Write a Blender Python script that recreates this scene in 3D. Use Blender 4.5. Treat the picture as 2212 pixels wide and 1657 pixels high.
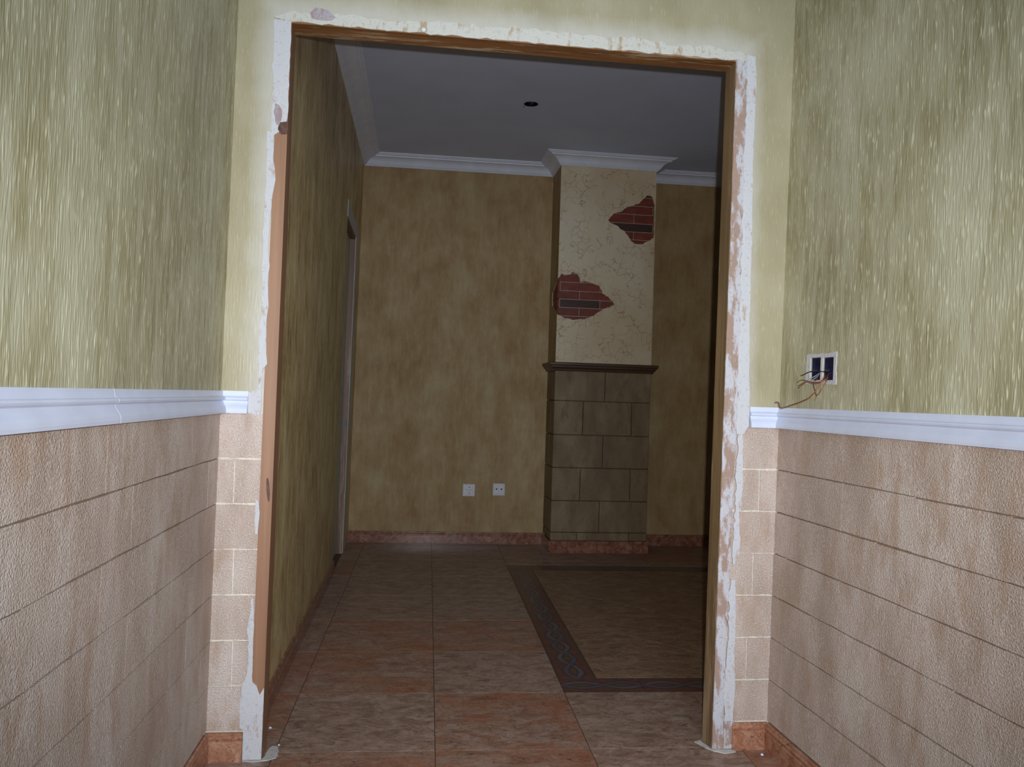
import bpy, math, random
from mathutils import Vector, Matrix
from mathutils.geometry import tessellate_polygon

random.seed(7)
for o in list(bpy.data.objects):
    bpy.data.objects.remove(o)
scene = bpy.context.scene
COL = scene.collection

# ------------------------------------------------------------------ camera
W_PX, H_PX, F_PX = 2212, 1657, 1757.9
CAM = Vector((-0.1468, -2.3159, 1.0202))
YAW, PITCH, ROLL = -0.12563, 0.01598, 0.03137
fwd = Vector((-math.sin(YAW) * math.cos(PITCH), math.cos(YAW) * math.cos(PITCH), math.sin(PITCH)))
right = Vector((math.cos(YAW), math.sin(YAW), 0))
up = right.cross(fwd)
r2 = right * math.cos(ROLL) + up * math.sin(ROLL)
u2 = up * math.cos(ROLL) - right * math.sin(ROLL)
cam_data = bpy.data.cameras.new('camera')
cam = bpy.data.objects.new('camera', cam_data)
COL.objects.link(cam)
cam_data.sensor_width = 36.0
cam_data.lens = F_PX / W_PX * 36.0
cam_data.clip_start = 0.02
cam.matrix_world = Matrix(((r2.x, u2.x, -fwd.x, CAM.x), (r2.y, u2.y, -fwd.y, CAM.y), (r2.z, u2.z, -fwd.z, CAM.z), (0, 0, 0, 1)))
scene.camera = cam

# ------------------------------------------------------------------ light
scene.view_settings.view_transform = 'Standard'
scene.view_settings.look = 'None'
scene.view_settings.gamma = 1.0
scene.view_settings.use_curve_mapping = False
scene.view_settings.exposure = 0.0
scene.cycles.max_bounces = 4
scene.cycles.diffuse_bounces = 3
scene.cycles.glossy_bounces = 2
scene.cycles.caustics_reflective = False
scene.cycles.caustics_refractive = False
scene.cycles.use_adaptive_sampling = True
scene.cycles.adaptive_threshold = 0.05
scene.cycles.adaptive_min_samples = 16
world = bpy.data.worlds.new('sky')
scene.world = world
world.use_nodes = True
world.node_tree.nodes['Background'].inputs[0].default_value = (0.62, 0.74, 1.0, 1)
world.node_tree.nodes['Background'].inputs[1].default_value = 0.6


def light(name, kind, loc, power, color, rot=(0, 0, 0), **kw):
    d = bpy.data.lights.new(name, kind)
    d.energy = power
    d.color = color
    for k, v in kw.items():
        setattr(d, k, v)
    o = bpy.data.objects.new(name, d)
    o.location = loc
    o.rotation_euler = rot
    COL.objects.link(o)
    return o


# daylight entering through the window in the wall behind the photographer
light('window_daylight', 'AREA', (0.28, -4.16, 1.50), 64, (0.64, 0.81, 1.0), (math.radians(90), 0, 0),
      shape='RECTANGLE', size=1.3, size_y=1.2)
# the flash of the hand-held camera, a little above and right of its lens
fl = light('camera_flash', 'SPOT', CAM + r2 * 0.036 + u2 * 0.046, 175, (1.0, 0.99, 0.98),
           shadow_soft_size=0.008, spot_size=math.radians(90), spot_blend=1.0)
fl.rotation_euler = cam.matrix_world.to_euler()

# ------------------------------------------------------------------ materials
MATS = {}


class NT:
    def __init__(self, name):
        self.m = bpy.data.materials.new(name)
        self.m.use_nodes = True
        self.t = self.m.node_tree
        self.b = self.t.nodes['Principled BSDF']
        MATS[name] = self.m

    def n(self, kind, **kw):
        nd = self.t.nodes.new(kind)
        for k, v in kw.items():
            if k.startswith('i_'):
                key = k[2:]
                key = int(key) if key.isdigit() else key.replace('_', ' ')
                self.set(nd.inputs[key], v)
            else:
                setattr(nd, k, v)
        return nd

    def set(self, sock, v):
        if isinstance(v, bpy.types.NodeSocket):
            self.t.links.new(v, sock)
        else:
            sock.default_value = v

    def pos(self):
        return self.n('ShaderNodeNewGeometry').outputs['Position']

    def scaled(self, vec, s, off=None):
        mp = self.n('ShaderNodeMapping', i_Vector=vec)
        mp.inputs['Scale'].default_value = s
        if off is not None:
            self.set(mp.inputs['Location'], off)
        return mp.outputs[0]

    def noise(self, vec, scale=1.0, detail=3, rough=0.5, dist=0.0):
        return self.n('ShaderNodeTexNoise', i_Vector=vec, i_Scale=scale, i_Detail=detail, i_Roughness=rough, i_Distortion=dist).outputs['Fac']

    def ramp(self, fac, stops):
        r = self.n('ShaderNodeValToRGB', i_Fac=fac)
        cr = r.color_ramp
        while len(cr.elements) < len(stops):
            cr.elements.new(0.5)
        for e, (p, c) in zip(cr.elements, stops):
            e.position = p
            e.color = (c, c, c, 1) if isinstance(c, (int, float)) else (*c, 1)
        return r.outputs['Color']

    def mix(self, fac, a, b, mode='MIX'):
        m = self.n('ShaderNodeMix', data_type='RGBA', blend_type=mode)
        self.set(m.inputs['Factor'], fac)
        for s, v in ((m.inputs['A'], a), (m.inputs['B'], b)):
            if isinstance(v, tuple):
                v = (*v, 1) if len(v) == 3 else v
            self.t_set(s, v)
        return m.outputs['Result']

    def t_set(self, s, v):
        if isinstance(v, bpy.types.NodeSocket):
            self.t.links.new(v, s)
        else:
            s.default_value = v

    def math(self, op, a, b=0.0, c=0.0):
        m = self.n('ShaderNodeMath', operation=op)
        self.set(m.inputs[0], a)
        self.set(m.inputs[1], b)
        self.set(m.inputs[2], c)
        return m.outputs[0]

    def bump(self, h, strength=0.3, dist=0.01):
        b = self.n('ShaderNodeBump', i_Height=h, i_Strength=strength, i_Distance=dist)
        self.set(self.b.inputs['Normal'], b.outputs[0])

    def out(self, col=None, rough=None, metal=None, spec=None):
        if col is not None:
            self.set(self.b.inputs['Base Color'], col if isinstance(col, bpy.types.NodeSocket) else (*col, 1))
        for k, v in (('Roughness', rough), ('Metallic', metal), ('Specular IOR Level', spec)):
            if v is not None:
                self.set(self.b.inputs[k], v)
        return self.m


def S(r, g, b):
    f = lambda c: (c / 255 / 12.92) if c / 255 <= 0.04045 else ((c / 255 + 0.055) / 1.055) ** 2.4
    return (f(r), f(g), f(b))


def gold_paint(name, dark, mid, pale, streak=0.6, door_halo=False, blotch=0.0, r0=0.46, bs=1.0):
    t = NT(name)
    p = t.pos()
    big = t.noise(t.scaled(p, (1.6, 1.6, 0.9)), 2.2 * bs, 3, 0.65)
    st = t.noise(t.scaled(p, (50, 50, 7.0)), 1.0, 3, 0.62, 0.0)
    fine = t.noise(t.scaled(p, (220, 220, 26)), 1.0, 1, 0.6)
    base = t.ramp(big, [(0.3, dark), (0.52, mid), (0.75, pale)])
    col = t.mix(t.ramp(st, [(0.40, 0.0), (0.75, 0.7 * streak)]), base, pale)
    col = t.mix(t.ramp(st, [(0.25, 0.5 * streak), (0.45, 0.0)]), col, dark)
    glint = t.ramp(fine, [(0.62, 0.0), (0.72, 1.0)])
    col = t.mix(t.math('MULTIPLY', glint, 0.7 * streak), col, tuple(min(1, c * 1.6) for c in pale))  # specular glints of the streaky paint, painted in as pale flecks
    if blotch:
        bl = t.noise(t.scaled(p, (9, 9, 5)), 1.0, 4, 0.7)
        col = t.mix(t.ramp(bl, [(0.52, 0.0), (0.72, blotch)]), col, dark)
    if door_halo:
        sp = t.n('ShaderNodeSeparateXYZ', i_0=p)
        x, z = sp.outputs[0], sp.outputs[2]
        d = t.math('MAXIMUM', t.math('MAXIMUM', t.math('SUBTRACT', -0.51, x), t.math('SUBTRACT', x, 0.785)), t.math('SUBTRACT', z, 2.041))
        wob = t.noise(t.scaled(p, (9, 9, 7)), 1.0, 3, 0.65)
        d2 = t.math('ADD', d, t.math('MULTIPLY', t.math('SUBTRACT', wob, 0.5), 0.07))
        f = t.ramp(d2, [(0.045, 0.9), (0.10, 0.0)])
        col = t.mix(f, col, S(194, 190, 178))
    rough = t.ramp(st, [(0.35, r0 + 0.1), (0.68, r0 - 0.08)])
    t.bump(fine, 0.5 * streak + 0.1, 0.003)
    return t.out(col, rough, 0.0, 0.5)


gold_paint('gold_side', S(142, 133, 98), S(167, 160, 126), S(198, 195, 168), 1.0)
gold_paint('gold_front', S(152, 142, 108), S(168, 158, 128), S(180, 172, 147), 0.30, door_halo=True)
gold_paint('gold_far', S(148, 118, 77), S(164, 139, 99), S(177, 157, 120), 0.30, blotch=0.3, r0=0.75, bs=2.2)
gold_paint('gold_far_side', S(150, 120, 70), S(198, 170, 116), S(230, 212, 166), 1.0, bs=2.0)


def stone(name, a, b, c, warm, speck=0.5):
    t = NT(name)
    p = t.pos()
    rnd = t.n('ShaderNodeObjectInfo').outputs['Random']
    big = t.noise(t.scaled(p, (6, 6, 2.4)), 1.0, 2, 0.6)
    col = t.ramp(big, [(0.3, a), (0.52, b), (0.75, c)])
    fine = t.noise(p, 240, 1, 0.7)
    mid = t.noise(t.scaled(p, (30, 30, 14)), 1.0, 2, 0.6)
    col = t.mix(t.ramp(fine, [(0.55, 0.0), (0.72, 0.35 * speck)]), col, tuple(min(1, x * 1.7) for x in c))
    col = t.mix(t.ramp(fine, [(0.25, 0.5 * speck), (0.45, 0.0)]), col, tuple(x * 0.5 for x in a))
    col = t.mix(t.ramp(mid, [(0.3, 0.35), (0.5, 0.0)]), col, a)
    blot = t.noise(t.scaled(p, (16, 16, 6)), 1.0, 3, 0.7)
    col = t.mix(t.ramp(blot, [(0.50, 0.0), (0.68, 0.55)]), col, warm)
    col = t.mix(t.math('MULTIPLY', rnd, 0.12), col, a)
    t.bump(fine, 0.75, 0.0035)
    return t.out(col, 0.52, 0, 0.45)


stone('stone_block', S(174, 153, 139), S(198, 180, 169), S(214, 201, 193), S(172, 140, 114), 0.9)
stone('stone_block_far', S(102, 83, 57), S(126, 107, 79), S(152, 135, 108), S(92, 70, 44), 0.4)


def flat(name, col, rough=0.5, var=0.06, scale=30, metal=0.0, bump=0.0):
    t = NT(name)
    p = t.pos()
    nz = t.noise(p, scale, 2, 0.6)
    c = t.ramp(nz, [(0.3, tuple(x * (1 - var * 2) for x in col)), (0.7, tuple(min(1, x * (1 + var)) for x in col))])
    if bump:
        t.bump(nz, bump, 0.003)
    return t.out(c, rough, metal)


flat('mortar_brown', S(158, 130, 110), 0.7, 0.15, 60)
flat('mortar_cream', S(228, 219, 202), 0.7, 0.12, 60)
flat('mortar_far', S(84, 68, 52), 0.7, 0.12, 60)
flat('mortar_white', S(196, 184, 172), 0.7, 0.1, 80)
flat('gypsum_white', S(214, 220, 240), 0.38, 0.03, 12)
flat('cornice_white', S(226, 233, 252), 0.45, 0.03, 10)
flat('ceiling_paint', S(206, 217, 246), 0.8, 0.03, 3)
flat('grout', S(88, 70, 60), 0.7, 0.1, 50)
flat('navy_plastic', S(34, 34, 62), 0.35, 0.25, 70)
flat('black_plastic', S(12, 12, 14), 0.4, 0.1)
flat('copper', S(150, 92, 60), 0.4, 0.15, 90, 0.35)
flat('copper_dark', S(96, 62, 46), 0.45, 0.15, 90, 0.2)
flat('wire_grey', S(168, 168, 176), 0.4, 0.1, 90)
flat('wire_black', S(22, 22, 24), 0.4, 0.1, 90)
flat('wire_red', S(112, 52, 42), 0.4, 0.1, 90)
flat('wire_green', S(30, 96, 70), 0.4, 0.1, 90)
flat('wire_blue', S(60, 84, 130), 0.4, 0.1, 90)
flat('socket_plastic', S(206, 204, 208), 0.35, 0.03, 40)
flat('door_paint', S(182, 190, 176), 0.4, 0.05, 20)
flat('knot_dark', S(96, 62, 50), 0.6, 0.3, 90)
flat('filler', S(206, 206, 200), 0.8, 0.1, 40, bump=0.4)
flat('plain_wall', S(186, 172, 132), 0.8, 0.05, 6)
flat('window_white', S(226, 226, 226), 0.4, 0.02, 6)


def plaster_residue(name, white, pink, amount):
    t = NT(name)
    p = t.pos()
    a = t.noise(t.scaled(p, (26, 26, 9)), 1.0, 6, 0.7)
    b = t.noise(p, 120, 4, 0.6)
    col = t.mix(t.ramp(a, [(amount - 0.04, 1.0), (amount + 0.03, 0.0)]), white, pink)
    col = t.mix(t.ramp(b, [(0.30, 0.5), (0.42, 0.0)]), col, tuple(x * 0.7 for x in pink))
    t.bump(t.math('ADD', a, b), 0.5, 0.004)
    return t.out(col, 0.75)


plaster_residue('residue_white', S(202, 201, 205), S(182, 160, 146), 0.40)
plaster_residue('residue_mixed', S(196, 194, 200), S(164, 138, 124), 0.50)
plaster_residue('residue_head', S(203, 201, 193), S(178, 156, 126), 0.43)
plaster_residue('residue_mauve', S(176, 166, 172), S(160, 140, 140), 0.5)


def wood(name, a, b, scrape=0.0, scale=(40, 40, 2.0), rough=0.5):
    t = NT(name)
    p = t.pos()
    g = t.noise(t.scaled(p, scale), 1.0, 5, 0.6, 0.6)
    col = t.ramp(g, [(0.3, a), (0.7, b)])
    if scrape:
        sc = tuple(x * 0.30 for x in scale)
        s = t.noise(t.scaled(p, sc, (3, 1, 7)), 1.6, 6, 0.75)
        col = t.mix(t.ramp(s, [(0.53, 0.0), (0.60, scrape)]), col, S(196, 170, 140))
        col = t.mix(t.ramp(s, [(0.28, 0.6), (0.38, 0.0)]), col, tuple(x * 0.45 for x in a))
    t.bump(g, 0.25, 0.002)
    return t.out(col, rough)


wood('jamb_orange', S(136, 97, 70), S(162, 121, 92), 0.0, (30, 30, 1.2))
wood('jamb_brown', S(118, 94, 64), S(158, 131, 94), 0.7, (60, 30, 2.2))
wood('head_brown', S(112, 72, 40), S(148, 102, 62), 0.8, (4, 40, 40))
wood('lining_brown', S(92, 62, 44), S(120, 86, 64), 0.4)
wood('mantel_wood', S(62, 42, 28), S(84, 60, 42), 0.0, (3, 40, 40), 0.4)


def tile_mat(name, cols, vein, scale=(4.4, 7.5, 7.5), rough=0.42, red=0.15):
    t = NT(name)
    p = t.pos()
    rnd = t.n('ShaderNodeObjectInfo').outputs['Random']
    offv = t.n('ShaderNodeCombineXYZ', i_0=t.math('MULTIPLY', rnd, 37.0), i_1=t.math('MULTIPLY', rnd, 91.0), i_2=t.math('MULTIPLY', rnd, 13.0)).outputs[0]
    v = t.scaled(p, scale, offv)
    a = t.noise(v, 3.2, 4, 0.74, 0.8)
    b = t.noise(v, 5.5, 4, 0.76, 1.5)
    c = t.noise(v, 1.1, 2, 0.6)
    col = t.ramp(a, [(0.34, cols[0]), (0.48, cols[1]), (0.64, cols[2])])
    rf = t.math('ADD', t.ramp(b, [(0.42, 0.0), (0.60, 0.55)]), t.ramp(c, [(0.40, 0.0), (0.62, 0.5)]))
    col = t.mix(t.math('MULTIPLY', rf, red), col, cols[3])
    col = t.mix(t.ramp(b, [(0.34, 0.85), (0.41, 0.0)]), col, vein)
    g = t.noise(v, 16, 2, 0.65)
    col = t.mix(t.ramp(g, [(0.32, 0.45), (0.45, 0.0)]), col, vein)
    return t.out(col, rough, 0, 0.35)


TILE_C = (S(124, 98, 84), S(150, 126, 111), S(172, 150, 136), S(160, 92, 58))
tile_mat('floor_tile', TILE_C, S(92, 70, 60))
tile_mat('floor_tile_red', TILE_C, S(86, 58, 46), red=0.75)
tile_mat('floor_tile_diagonal', (S(116, 88, 70), S(140, 112, 90), S(160, 134, 110), S(146, 88, 54)), S(86, 66, 54))
tile_mat('skirting_tile', (S(136, 92, 70), S(168, 120, 94), S(190, 152, 128), S(160, 96, 66)), S(100, 64, 48), (9, 9, 9), 0.25, 0.4)
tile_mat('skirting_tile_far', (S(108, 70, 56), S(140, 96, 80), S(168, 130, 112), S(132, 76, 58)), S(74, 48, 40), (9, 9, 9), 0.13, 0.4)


def border_mat():
    t = NT('border_print')
    uv = t.n('ShaderNodeUVMap').outputs[0]
    sp = t.n('ShaderNodeSeparateXYZ', i_0=uv)
    u, v = sp.outputs[0], sp.outputs[1]     # u in metres along the strip, v 0..1 across
    nz = t.noise(t.pos(), 40, 4, 0.6)
    base = t.ramp(nz, [(0.3, S(86, 54, 48)), (0.7, S(112, 72, 62))])
    ph = t.math('MULTIPLY', u, 2 * math.pi / 0.30)
    s = t.math('SINE', ph)
    for amp, w, c in ((0.20, 0.075, S(96, 96, 102)), (-0.20, 0.075, S(86, 84, 94))):
        cen = t.math('ADD', t.math('MULTIPLY', s, amp), 0.5)
        d = t.math('ABSOLUTE', t.math('SUBTRACT', v, cen))
        base = t.mix(t.ramp(d, [(w * 1.35, 0.8), (w * 1.7, 0.0)]), base, S(66, 48, 60))
        base = t.mix(t.ramp(d, [(w * 0.8, 0.9), (w, 0.0)]), base, c)
    c2 = t.math('ABSOLUTE', t.math('SINE', ph))
    dd = t.math('ADD', t.math('MULTIPLY', t.math('ABSOLUTE', t.math('SUBTRACT', v, 0.5)), 5.0), t.math('MULTIPLY', t.math('SUBTRACT', 1.0, c2), 3.0))
    base = t.mix(t.ramp(dd, [(0.35, 0.9), (0.5, 0.0)]), base, S(98, 78, 54))
    e = t.math('ABSOLUTE', t.math('SUBTRACT', v, 0.5))
    base = t.mix(t.ramp(e, [(0.43, 0.0), (0.455, 0.9)]), base, S(74, 62, 58))
    return t.out(base, 0.32, 0, 0.4)


border_mat()


def crackle():
    t = NT('crackle_plaster')
    p = t.pos()
    wob = t.n('ShaderNodeTexNoise', i_Vector=p, i_Scale=14.0, i_Detail=3.0).outputs['Color']
    q = t.mix(0.10, p, wob, 'ADD')
    vo = t.n('ShaderNodeTexVoronoi', feature='DISTANCE_TO_EDGE', i_Vector=q, i_Scale=19.0).outputs['Distance']
    msk = t.noise(p, 10, 3, 0.6)
    cr = t.ramp(vo, [(0.012, 1.0), (0.032, 0.0)])
    cf = t.math('MULTIPLY', cr, t.ramp(msk, [(0.44, 0.0), (0.56, 1.0)]))
    big = t.noise(t.scaled(p, (2.5, 2.5, 2.0)), 1.0, 4, 0.6)
    col = t.ramp(big, [(0.3, S(196, 176, 144)), (0.55, S(210, 196, 168)), (0.75, S(216, 204, 182))])
    col = t.mix(t.math('MULTIPLY', cf, 0.7), col, S(156, 122, 88))
    t.bump(t.math('SUBTRACT', t.math('MULTIPLY', t.noise(p, 60, 3), 0.4), cf), 0.5, 0.003)
    return t.out(col, 0.7)


crackle()


def brick_mat(name, a, b):
    t = NT(name)
    p = t.pos()
    rnd = t.n('ShaderNodeObjectInfo').outputs['Random']
    nz = t.noise(t.scaled(p, (12, 12, 30)), 1.0, 5, 0.65)
    col = t.ramp(nz, [(0.3, a), (0.7, b)])
    col = t.mix(t.math('MULTIPLY', rnd, 0.4), col, a)
    t.bump(nz, 0.4, 0.003)
    return t.out(col, 0.6)


brick_mat('brick_red', S(92, 38, 26), S(138, 60, 42))
brick_mat('brick_dark', S(56, 30, 26), S(78, 44, 38))


# ------------------------------------------------------------------ mesh helpers
def wloc(o):
    return o.get('_w') and Vector(o['_w']) or Vector((0, 0, 0))


def tag(o, label=None, cat=None, group=None, kind=None):
    if label:
        o['label'] = label
    if cat:
        o['category'] = cat
    if group:
        o['group'] = group
    if kind:
        o['kind'] = kind
    return o


def place(o, w, parent):
    if parent is not None:
        o.parent = parent
        o.location = Vector(w) - wloc(parent)
    else:
        o.location = w
    o['_w'] = tuple(w)


def empty(name, loc, parent=None):
    o = bpy.data.objects.new(name, None)
    o.empty_display_size = 0.05
    COL.objects.link(o)
    place(o, Vector(loc), parent)
    return o


def mesh(name, verts, faces, mat, parent=None, uvs=None, smooth=False):
    vs = [Vector(v) for v in verts]
    lo = Vector((min(v.x for v in vs), min(v.y for v in vs), min(v.z for v in vs)))
    hi = Vector((max(v.x for v in vs), max(v.y for v in vs), max(v.z for v in vs)))
    org = Vector(((lo.x + hi.x) / 2, (lo.y + hi.y) / 2, lo.z))
    me = bpy.data.meshes.new(name)
    me.from_pydata([tuple(v - org) for v in vs], [], faces)
    me.validate()
    if uvs:
        ul = me.uv_layers.new(name='UVMap')
        for lp in me.loops:
            ul.data[lp.index].uv = uvs[lp.vertex_index]
    me.materials.append(MATS[mat])
    if smooth:
        for p in me.polygons:
            p.use_smooth = True
    o = bpy.data.objects.new(name, me)
    COL.objects.link(o)
    place(o, org, parent)
    return o


class Frame:
    """Local frame of a wall: u runs along it, v up it, n out of it into the room."""
    def __init__(self, o, u, v, n):
        self.o, self.u, self.v, self.n = Vector(o), Vector(u), Vector(v), Vector(n)
        self.flip = self.u.cross(self.v).dot(self.n) < 0

    def p(self, u, v, n=0.0):
        return self.o + self.u * u + self.v * v + self.n * n


def prism(name, fr, poly, n0, n1, mat, parent=None, holes=(), chamfer=0.0, uvs=None):
    """A flat slab whose outline (with holes) lies in the frame's u, v; from n0 to n1."""
    loops = [list(poly)] + [list(h) for h in holes]
    if not chamfer and not holes and len(poly) <= 4:
        k = len(poly)
        vs = [fr.p(a, b, n0) for a, b in poly] + [fr.p(a, b, n1) for a, b in poly]
        area = sum(poly[i][0] * poly[(i + 1) % k][1] - poly[(i + 1) % k][0] * poly[i][1] for i in range(k))
        top = list(range(k, 2 * k))
        bot = list(range(k))[::-1]
        sides = [(i, (i + 1) % k, k + (i + 1) % k, k + i) for i in range(k)]
        fs = [tuple(top), tuple(bot)] + sides
        if (area < 0) != fr.flip:
            fs = [f[::-1] for f in fs]
        return mesh(name, vs, fs, mat, parent, uvs and (uvs + uvs))
    if chamfer and len(poly) == 4:
        us = [a for a, b in poly]
        vs_ = [b for a, b in poly]
        u0, u1, v0, v1 = min(us), max(us), min(vs_), max(vs_)
        c = min(chamfer, (u1 - u0) * 0.3, (v1 - v0) * 0.3)
        q = [(u0, v0), (u1, v0), (u1, v1), (u0, v1)]
        qi = [(u0 + c, v0 + c), (u1 - c, v0 + c), (u1 - c, v1 - c), (u0 + c, v1 - c)]
        vs = [fr.p(a, b, n0) for a, b in q] + [fr.p(a, b, n1 - c) for a, b in q] + [fr.p(a, b, n1) for a, b in qi]
        fs = [(3, 2, 1, 0), (8, 9, 10, 11)]
        for i in range(4):
            j = (i + 1) % 4
            fs += [(i, j, 4 + j, 4 + i), (4 + i, 4 + j, 8 + j, 8 + i)]
        if fr.flip:
            fs = [f[::-1] for f in fs]
        return mesh(name, vs, fs, mat, parent)
    flatpts = [pt for lp in loops for pt in lp]
    tris = tessellate_polygon([[Vector((a, b, 0)) for a, b in lp] for lp in loops])
    k = len(flatpts)
    vs = [fr.p(a, b, n0) for a, b in flatpts] + [fr.p(a, b, n1) for a, b in flatpts]
    fs = []
    for t in tris:
        a, b, c = (Vector((*flatpts[i], 0)) for i in t)
        ccw = (b - a).cross(c - a).z > 0
        tt = tuple(t) if ccw != fr.flip else tuple(t)[::-1]
        fs.append(tuple(k + i for i in tt))
        fs.append(tt[::-1])
    s = 0
    for li, lp in enumerate(loops):
        m = len(lp)
        area = sum(lp[i][0] * lp[(i + 1) % m][1] - lp[(i + 1) % m][0] * lp[i][1] for i in range(m))
        rev = ((area < 0) != fr.flip) != (li > 0)
        for i in range(m):
            a, b = s + i, s + (i + 1) % m
            f = (a, b, k + b, k + a)
            fs.append(f[::-1] if rev else f)
        s += m
    return mesh(name, vs, fs, mat, parent)


def rect(u0, v0, u1, v1):
    return [(u0, v0), (u1, v0), (u1, v1), (u0, v1)]


def clip(poly, a, b):
    """Keep the part of the polygon to the left of the line a->b."""
    out = []
    side = lambda p: (b[0] - a[0]) * (p[1] - a[1]) - (b[1] - a[1]) * (p[0] - a[0])
    for i in range(len(poly)):
        p, q = poly[i], poly[(i + 1) % len(poly)]
        sp, sq = side(p), side(q)
        if sp >= 0:
            out.append(p)
        if sp * sq < 0:
            f = sp / (sp - sq)
            out.append((p[0] + (q[0] - p[0]) * f, p[1] + (q[1] - p[1]) * f))
    return out


def clip_to(poly, region):
    for i in range(len(region)):
        if not poly:
            return []
        poly = clip(poly, region[i], region[(i + 1) % len(region)])
    return poly


def area2(poly):
    return abs(sum(poly[i][0] * poly[(i + 1) % len(poly)][1] - poly[(i + 1) % len(poly)][0] * poly[i][1] for i in range(len(poly)))) / 2


def sweep(name, path, profile, mat, parent=None, z0=0.0, side=1.0, closed_profile=True, ends=(None, None), smooth=False):
    """Profile points (d, z) swept along a plan path (x, y); d is measured to the path's left (side=1) and mitred at its bends.
    ends: optional plan direction of the end cuts for mitring against a neighbour."""
    n = len(path)
    rows = []
    for i in range(n):
        def nrm(a, b):
            d = Vector((b[0] - a[0], b[1] - a[1])).normalized()
            return Vector((-d.y, d.x)) * side
        if i == 0:
            m = nrm(path[0], path[1])
            if ends[0] is not None:
                e = Vector(ends[0]).normalized()
                m = e / max(0.2, e.dot(m))
        elif i == n - 1:
            m = nrm(path[-2], path[-1])
            if ends[1] is not None:
                e = Vector(ends[1]).normalized()
                m = e / max(0.2, e.dot(m))
        else:
            a, b = nrm(path[i - 1], path[i]), nrm(path[i], path[i + 1])
            m = (a + b).normalized()
            m = m / m.dot(a)
        rows.append([Vector((path[i][0] + m.x * d, path[i][1] + m.y * d, z0 + z)) for d, z in profile])
    k = len(profile)
    vs = [v for r in rows for v in r]
    fs = []
    for i in range(n - 1):
        for j in range(k):
            jj = (j + 1) % k
            f = (i * k + j, i * k + jj, (i + 1) * k + jj, (i + 1) * k + j)
            fs.append(f)
    fs.append(tuple(range(k))[::-1])
    fs.append(tuple((n - 1) * k + j for j in range(k)))
    o = mesh(name, vs, fs, mat, parent)
    fix_normals(o)
    return o


def fix_normals(o):
    import bmesh
    bm = bmesh.new()
    bm.from_mesh(o.data)
    bmesh.ops.recalc_face_normals(bm, faces=bm.faces)
    bm.to_mesh(o.data)
    bm.free()


def tube(name, pts, r, mat, parent=None, sides=6, sub=4, r1=None):
    P = [Vector(p) for p in pts]
    path = []
    for i in range(len(P) - 1):
        p0, p1, p2, p3 = P[max(i - 1, 0)], P[i], P[i + 1], P[min(i + 2, len(P) - 1)]
        for s in range(sub):
            t = s / sub
            path.append(0.5 * ((2 * p1) + (p2 - p0) * t + (2 * p0 - 5 * p1 + 4 * p2 - p3) * t * t + (3 * p1 - p0 - 3 * p2 + p3) * t ** 3))
    path.append(P[-1])
    vs, fs = [], []
    n = len(path)
    ref = Vector((0.31, 0.77, 0.55)).normalized()
    for i, c in enumerate(path):
        d = (path[min(i + 1, n - 1)] - path[max(i - 1, 0)]).normalized()
        a = d.cross(ref)
        a.normalize()
        b = d.cross(a)
        rr = r + (r1 - r) * i / (n - 1) if r1 else r
        for k in range(sides):
            an = 2 * math.pi * k / sides
            vs.append(c + (a * math.cos(an) + b * math.sin(an)) * rr)
    for i in range(n - 1):
        for k in range(sides):
            kk = (k + 1) % sides
            fs.append((i * sides + k, i * sides + kk, (i + 1) * sides + kk, (i + 1) * sides + k))
    fs.append(tuple(range(sides))[::-1])
    fs.append(tuple((n - 1) * sides + k for k in range(sides)))
    o = mesh(name, vs, fs, mat, parent, smooth=True)
    fix_normals(o)
    return o


def ragged(pts, amp, step, rng):
    """Break a polyline into short steps and jitter them, for torn plaster edges."""
    out = []
    for i in range(len(pts) - 1):
        a, b = Vector(pts[i]), Vector(pts[i + 1])
        k = max(1, int((b - a).length / step))
        nrm = Vector((-(b - a).y, (b - a).x)).normalized()
        for s in range(k):
            p = a + (b - a) * (s / k)
            if 0 < i + s:
                p = p + nrm * rng.uniform(-amp, amp)
            out.append((p.x, p.y))
    out.append(tuple(pts[-1]))
    return out


# ------------------------------------------------------------------ dimensions
CEIL = 2.635
SKIRT = 0.0786                     # height of the tiled skirting
ROW = 0.1246                       # height of one stone course
RAIL0, RAIL1 = SKIRT + 7 * ROW, 1.012
HEAD = 2.0412                      # height of the door opening
JL = lambda z: -0.5098 + 0.0051 * (z - 1)     # left and right edges of the opening
JR = lambda z: 0.7796 + 0.0089 * (z - 1)
CL = lambda z: -0.6576 + 0.0073 * (z - 1)     # near room's corners at the door wall
CR = lambda z: 0.9544 + 0.0146 * (z - 1)
REAR = -4.2                        # wall behind the photographer
TH = 0.075                         # thickness of the door wall
FL = lambda y, z: -0.565 + 0.012 * y + 0.009 * z   # far room's left wall
BACK = lambda x: 3.30 - 0.018 * x              # far room's back wall
FAR_R = 2.62
BX0, BX1, BY = 0.808, 1.460, 2.985             # chimney breast

FRONT = Frame((0, 0, 0), (1, 0, 0), (0, 0, 1), (0, -1, 0))
LEFT = Frame((CL(0), 0, 0), (-0.0145, -1, 0), (0.0073, 0, 1), (1, -0.0145, 0))
RIGHT = Frame((CR(0), 0, 0), (0.0254, -1, 0), (0.0146, 0, 1), (-1, -0.0254, 0))
NEAR_LEN = 4.2

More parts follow.
